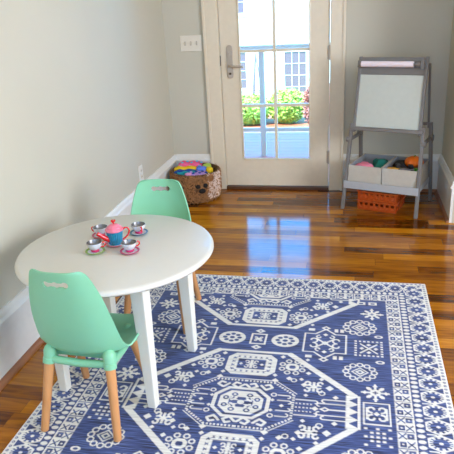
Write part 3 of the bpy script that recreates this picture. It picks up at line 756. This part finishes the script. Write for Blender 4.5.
BZ = SZ+.0122+.006
def dye(name, *c, **k): return mat(name, srgb(*c), .85, noise=.08, bump=.3, bscale=300, **k)
blob('cloth', 'crumpled pink cloth in the left easel bin', 'cloth', dye('pink_cloth', 232, 130, 150), ew(-.155, -.070, BZ+.068), (.062, .055, .065), 3)
blob('cloth', 'teal green cloth filling the right of the left easel bin', 'cloth', dye('teal_cloth', 20, 120, 105), ew(-.075, .055, BZ+.068), (.055, .100, .065), 4)
blob('cloth', 'dark navy cloth tucked beside the teal one in the bin', 'cloth', dye('navy_cloth', 30, 36, 54), ew(-.062, -.108, BZ+.05), (.04, .03, .05), 5)
# toys in the right bin
pk = thing('toy_pumpkin', 'round ribbed orange toy pumpkin on top of the right bin', 'toy pumpkin', ew(.160, .06, BZ+.098), EA)
MB().lathe([(.012, .0)]+[(.064*math.cos(a), .04+.04*math.sin(a)) for a in [math.radians(-75+15*k) for k in range(11)]]+[(.008, .074)], 64, rib=.05, ribn=10).build('pumpkin_shell', M['orange_toy'], pk, smooth=True)
MB().tube([(0, 0, .072), (.002, 0, .082), (.006, 0, .088)], [.006, .004, .005], 8).build('pumpkin_stem', M['green'], pk)
def toycar(label, m, m2, loc, rz):
    t = thing('toy_truck', label, 'toy truck', loc, rz, 'toys in the right easel bin')
    bx(-.045, .045, -.022, .022, .012, .030).build('truck_bed', m, t, bevel=.003)
    bx(.010, .040, -.020, .020, .030, .056).build('truck_cab', m2, t, bevel=.004)
    for x in (-.028, .028):
        for y in (-1, 1): MB().tube([(x, y*.0225, .013), (x, y*.031, .013)], .013, 14).build('wheel', M['black'], t)
BK = mat('black_plastic', srgb(30, 28, 30), .4); YE = mat('yellow_plastic', srgb(222, 160, 30), .4); GP = mat('green_plastic', srgb(60, 150, 40), .4); GYP = mat('grey_plastic', srgb(120, 118, 120), .5)
blob('stuffed_toy', 'dark stuffed toy lying deep in the right easel bin', 'stuffed toy', dye('black_plush', 34, 32, 36), ew(.072, .06, BZ+.069), (.05, .08, .065), 9)
blob('stuffed_toy', 'charcoal stuffed toy beneath the toy pumpkin', 'stuffed toy', dye('charcoal_plush', 50, 46, 44), ew(.155, .055, BZ+.050), (.060, .085, .047), 10)
blob('stuffed_toy', 'dark brown stuffed toy at the front of the right bin', 'stuffed toy', dye('brown_plush', 84, 60, 46), ew(.16, -.10, BZ+.048), (.06, .045, .045), 11)
blob('stuffed_toy', 'mustard stuffed toy against the bin divider', 'stuffed toy', dye('mustard_plush', 170, 110, 40), ew(.065, -.095, BZ+.045), (.042, .05, .043), 12)
toycar('yellow toy truck in the front left of the right bin', YE, BK, ew(.062, -.085, BZ+.093), .3)
toycar('grey toy truck at the front of the right bin', GYP, BK, ew(.150, -.085, BZ+.096), .1)
blk = bx(-.016, .016, -.016, .016, 0, .032).build('toy_block', GP, bevel=.003, loc=ew(.205, -.04, BZ+.090)); tag(blk, 'small green toy block beside the orange pumpkin', 'toy block')
blob('stuffed_toy', 'small russet stuffed toy at the right end of the bin', 'stuffed toy', dye('russet_plush', 120, 60, 44), ew(.207, -.02, BZ+.043), (.02, .05, .040), 13)

# orange crates under the shelf
OT = mat('orange_clear_plastic', srgb(190, 80, 26), .25, trans=.25, coat=.3)
def crate(label, z):
    t = thing('plastic_crate', label, 'crate', ew(-.022, -.075, z), EA, 'orange crates under the easel')
    w2, d2, h = .138, .105, .070; m = MB()
    m.box(-w2, w2, -d2, d2, 0, .004)
    for s in (-1, 1):
        m.box(-w2, w2, s*d2-.002, s*d2+.002, .004, .016); m.box(-w2, w2, s*d2-.002, s*d2+.002, h-.016, h)
        m.box(s*w2-.002, s*w2+.002, -d2, d2, .004, .016); m.box(s*w2-.002, s*w2+.002, -d2, d2, h-.016, h)
        for k in range(8): x = -w2+.006+(2*w2-.012)*k/7; m.box(x-.008, x+.008, s*d2-.002, s*d2+.002, .016, h-.016)
        for k in range(6): y = -d2+.006+(2*d2-.012)*k/5; m.box(s*w2-.002, s*w2+.002, y-.008, y+.008, .016, h-.016)
    m.build('crate_body', OT, t)
    r = MB()
    for s in (-1, 1): r.box(-w2-.008, w2+.008, s*d2-.008 if s < 0 else s*d2+.002, s*d2-.002 if s < 0 else s*d2+.008, h-.006, h); r.box(s*w2-.008 if s < 0 else s*w2+.002, s*w2-.002 if s < 0 else s*w2+.008, -d2-.002, d2+.002, h-.006, h)
    r.build('crate_rim', M['orange'], t)
    bx(-w2+.003, w2-.003, -d2+.003, d2-.003, .004, .035 if z < .01 else .045).build('tray_insert', M['orange'], t)
crate('orange slatted plastic crate resting on the floor under the easel', .0005)
crate('orange slatted plastic crate stacked on the other under the easel', .071)

# ---------------------------------------------------------------- basket
BC = Vector((-1.214, 4.315, 0))
bk = thing('toy_basket', 'woven seagrass basket with a bear face and toys beside the door', 'basket', BC, 0)
BP = [(.160, 0), (.174, .012), (.186, .06), (.190, .11), (.187, .17), (.184, .21), (.186, .220), (.180, .225), (.173, .22), (.175, .17), (.176, .1), (.165, .02), (.001, .014)]
MB().lathe([(.001, 0)]+BP, 72).build('basket_body', M['basket'], bk, smooth=True)
rim = MB()
for q in range(3):
    rim.tube([((.184+.007*math.cos(k*.9+q*2.1))*math.cos(2*PI*k/140), (.184+.007*math.cos(k*.9+q*2.1))*math.sin(2*PI*k/140), .221+.006*math.sin(k*.9+q*2.1)) for k in range(141)], .0058, 6, False)
rim.build('braided_rim', M['basket'], bk, smooth=True)
def fibres(name, m, n, seed, cond, lab=None):
    rnd = random.Random(seed); mb = MB()
    while n:
        a = rnd.uniform(0, 2*PI); z = rnd.uniform(.01, .218)
        if not cond(a, z): continue
        n -= 1; R = .178+.014*min(1, z/.08); c = Vector((R*math.cos(a), R*math.sin(a), z)); nr = Vector((math.cos(a), math.sin(a), 0)); tg_ = Vector((-math.sin(a), math.cos(a), 0))
        th_ = rnd.uniform(0, 2*PI); d = (tg_*math.cos(th_)+Vector((0, 0, 1))*math.sin(th_)); L_ = rnd.uniform(.012, .024)
        mb.tube([c-d*L_, c+nr*rnd.uniform(.005, .011), c+d*L_], [.0018, .0034, .0012], 5)
    o = mb.build(name, m, bk, smooth=True); o['kind'] = 'stuff'; return o
fibres('frayed_fibre', M['fibre'], 1900, 4, lambda a, z: True)
fibres('door_lit_fibre', M['fibre_lit'], 420, 5, lambda a, z: -.80 < a-2*PI < -.05 and z > .03)  # right-hand strands coloured as if lit through the door
# bear face on the side towards the viewer
fa = math.atan2(-BC.y+.2, .32-BC.x)+.13
def onb(da, z, off=0): R = .191+off; return Vector((R*math.cos(fa+da), R*math.sin(fa+da), z))
def disc(name, da, z, rx, rz_, m, th_=.008, off=.002):
    c = onb(da, z, off); nr = Vector((math.cos(fa+da), math.sin(fa+da), 0)); tg_ = Vector((-nr.y, nr.x, 0)); vs = []; n = 20; fs = []
    for k, (s, d) in enumerate(((1, -.004), (1, th_*.4), (.8, th_*.8), (.4, th_))):
        for j in range(n): a = 2*PI*j/n; vs.append(c+nr*d+tg_*rx*s*math.cos(a)+Vector((0, 0, rz_*s*math.sin(a))))
    for i in range(3):
        for j in range(n): a, b = i*n+j, i*n+(j+1) % n; fs.append((a, b, b+n, a+n))
    fs += [tuple(range(n))[::-1], tuple(3*n+j for j in range(n))]
    return MB().add(vs, fs).build(name, m, bk, smooth=True)
disc('eye', -.145, .143, .019, .017, M['black'], .010, .008); disc('eye', .150, .147, .019, .017, M['black'], .010, .008)
disc('nose', .005, .108, .026, .019, M['black'], .012, .012)
for da in (-.36, .38):       # shaggy rounded ears standing up to the rim
    eb = MB(); rnd = random.Random(int(da*100)); c = onb(da, .196, .004); nr = Vector((math.cos(fa+da), math.sin(fa+da), 0)); tg_ = Vector((-nr.y, nr.x, 0)); zz = Vector((0, 0, 1))
    for i in range(90):
        a = rnd.uniform(0, 2*PI); q = .030*rnd.uniform(0, 1)**.5; b = c+tg_*q*math.cos(a)+zz*q*math.sin(a)*.9; t2 = rnd.uniform(0, 2*PI); d = (tg_*math.cos(t2)+zz*math.sin(t2))*rnd.uniform(.006, .014)
        eb.tube([b-d, b+nr*rnd.uniform(.006, .014), b+d], [.0018, .0034, .0014], 5)
    eb.build('ear', M['fibre'], bk, smooth=True)
# soft things inside
def folded(label, name, cat, m, loc, size, rz, tilt, layers=3, spots=None):
    t = thing(name, label, cat, loc, rz, 'soft toys and cloths in the woven basket'); t.rotation_euler = (tilt, 0, rz)
    rnd = random.Random(int(size[0]*9999))
    for k in range(layers):                 # each fold a soft rounded slab with a rippled edge
        h = size[2]/layers; mb = MB(); n = 16; rows = []
        ph = rnd.uniform(0, 6); sk = rnd.uniform(-.006, .006)
        for i in range(n+1):
            x = -size[0]+2*size[0]*i/n; e = .35+.65*min(1, 6*min(i, n-i)/n)
            w = .0045*math.sin(i*1.1+ph); hh = h*.58*e; cz = (k+.5)*h+.004*math.sin(i*.9+ph); b = size[1]*(.93+.07*e)
            rows.append([(x+sk, w+b*math.copysign(abs(math.cos(a))**.5, math.cos(a)), cz+hh*math.copysign(abs(math.sin(a))**.8, math.sin(a))) for a in [2*PI*q/14 for q in range(14)]])
        vs = [p for r_ in rows for p in r_]; fs = [(i*14+q, i*14+(q+1) % 14, (i+1)*14+(q+1) % 14, (i+1)*14+q) for i in range(n) for q in range(14)]
        fs += [tuple(range(14))[::-1], tuple(n*14+q for q in range(14))]
        o = mb.add(vs, fs).build('cloth_fold', m, t, smooth=True)
    if spots:
        for i in range(5):
            x = -size[0]*.8+size[0]*1.6*i/4; z = size[2]*(.35 if i % 2 else .68)
            MB().lathe([(.001, -.004), (.010, -.002), (.013, .001), (.009, .004), (.001, .005)], 14).build('spot', spots, t, smooth=True, loc=(x, -size[1]-.001, z)).rotation_euler = (PI/2, 0, 0)
            MB().lathe([(.001, -.004), (.010, -.002), (.013, .001), (.009, .004), (.001, .005)], 14).build('spot', spots, t, smooth=True, loc=(x+.012, (.3 if i % 2 else -.3)*size[1], size[2]+.003))
    return t
PKC, YC, BC_, TC, PUR, LG, SKY = dye('rose_cloth', 236, 96, 140), dye('yellow_cloth', 240, 200, 20), dye('blue_cloth', 24, 70, 150), dye('aqua_cloth', 20, 150, 165), dye('lilac_cloth', 190, 150, 215), dye('lime_cloth', 170, 195, 80), dye('sky_cloth', 90, 190, 225)
# a hidden pile carries the visible ones
blob('blanket', 'dark blanket filling the bottom of the woven basket', 'blanket', dye('dim_blanket', 120, 96, 80), BC+Vector((0, 0, .118)), (.155, .155, .102), 20, .03)
Bt = lambda x, y, z: BC+Vector((x, y, z-.012))
folded('folded rose cloth with sky blue dots at the back of basket', 'folded_cloth', 'cloth', PKC, Bt(-.055, .085, .215), (.095, .045, .060), .12, .1, 2, SKY)
folded('folded yellow cloth lying in front of the rose one', 'folded_cloth', 'cloth', YC, Bt(-.070, .020, .215), (.100, .028, .040), .16, .12, 2)
folded('folded blue cloth at the left front of the basket', 'folded_cloth', 'cloth', BC_, Bt(-.075, -.040, .212), (.085, .026, .032), .22, .1, 2)
folded('narrow folded aqua cloth between the blue and lilac ones', 'folded_cloth', 'cloth', TC, Bt(-.035, -.075, .212), (.080, .018, .030), .25, .1, 2)
folded('folded lilac cloth with blue spots at the basket front', 'folded_cloth', 'cloth', PUR, Bt(.045, -.085, .205), (.062, .045, .034), .3, .12, 2, BC_)
blob('stuffed_toy', 'lime green stuffed toy at the right of the basket', 'stuffed toy', LG, Bt(.085, .055, .243), (.035, .035, .028), 21, .1)
blob('stuffed_toy', 'small yellow stuffed toy beside the lime green one', 'stuffed toy', YC, Bt(.120, -.005, .236), (.026, .022, .024), 22, .1)
blob('stuffed_toy', 'small pink stuffed toy at the front of basket', 'stuffed toy', dye('pale_pink', 226, 150, 190), Bt(-.02, -.125, .225), (.028, .022, .022), 23, .1)
blob('stuffed_toy', 'periwinkle blue stuffed toy in the middle of basket', 'stuffed toy', dye('periwinkle', 100, 130, 220), Bt(.050, .005, .238), (.040, .025, .026), 24, .1)
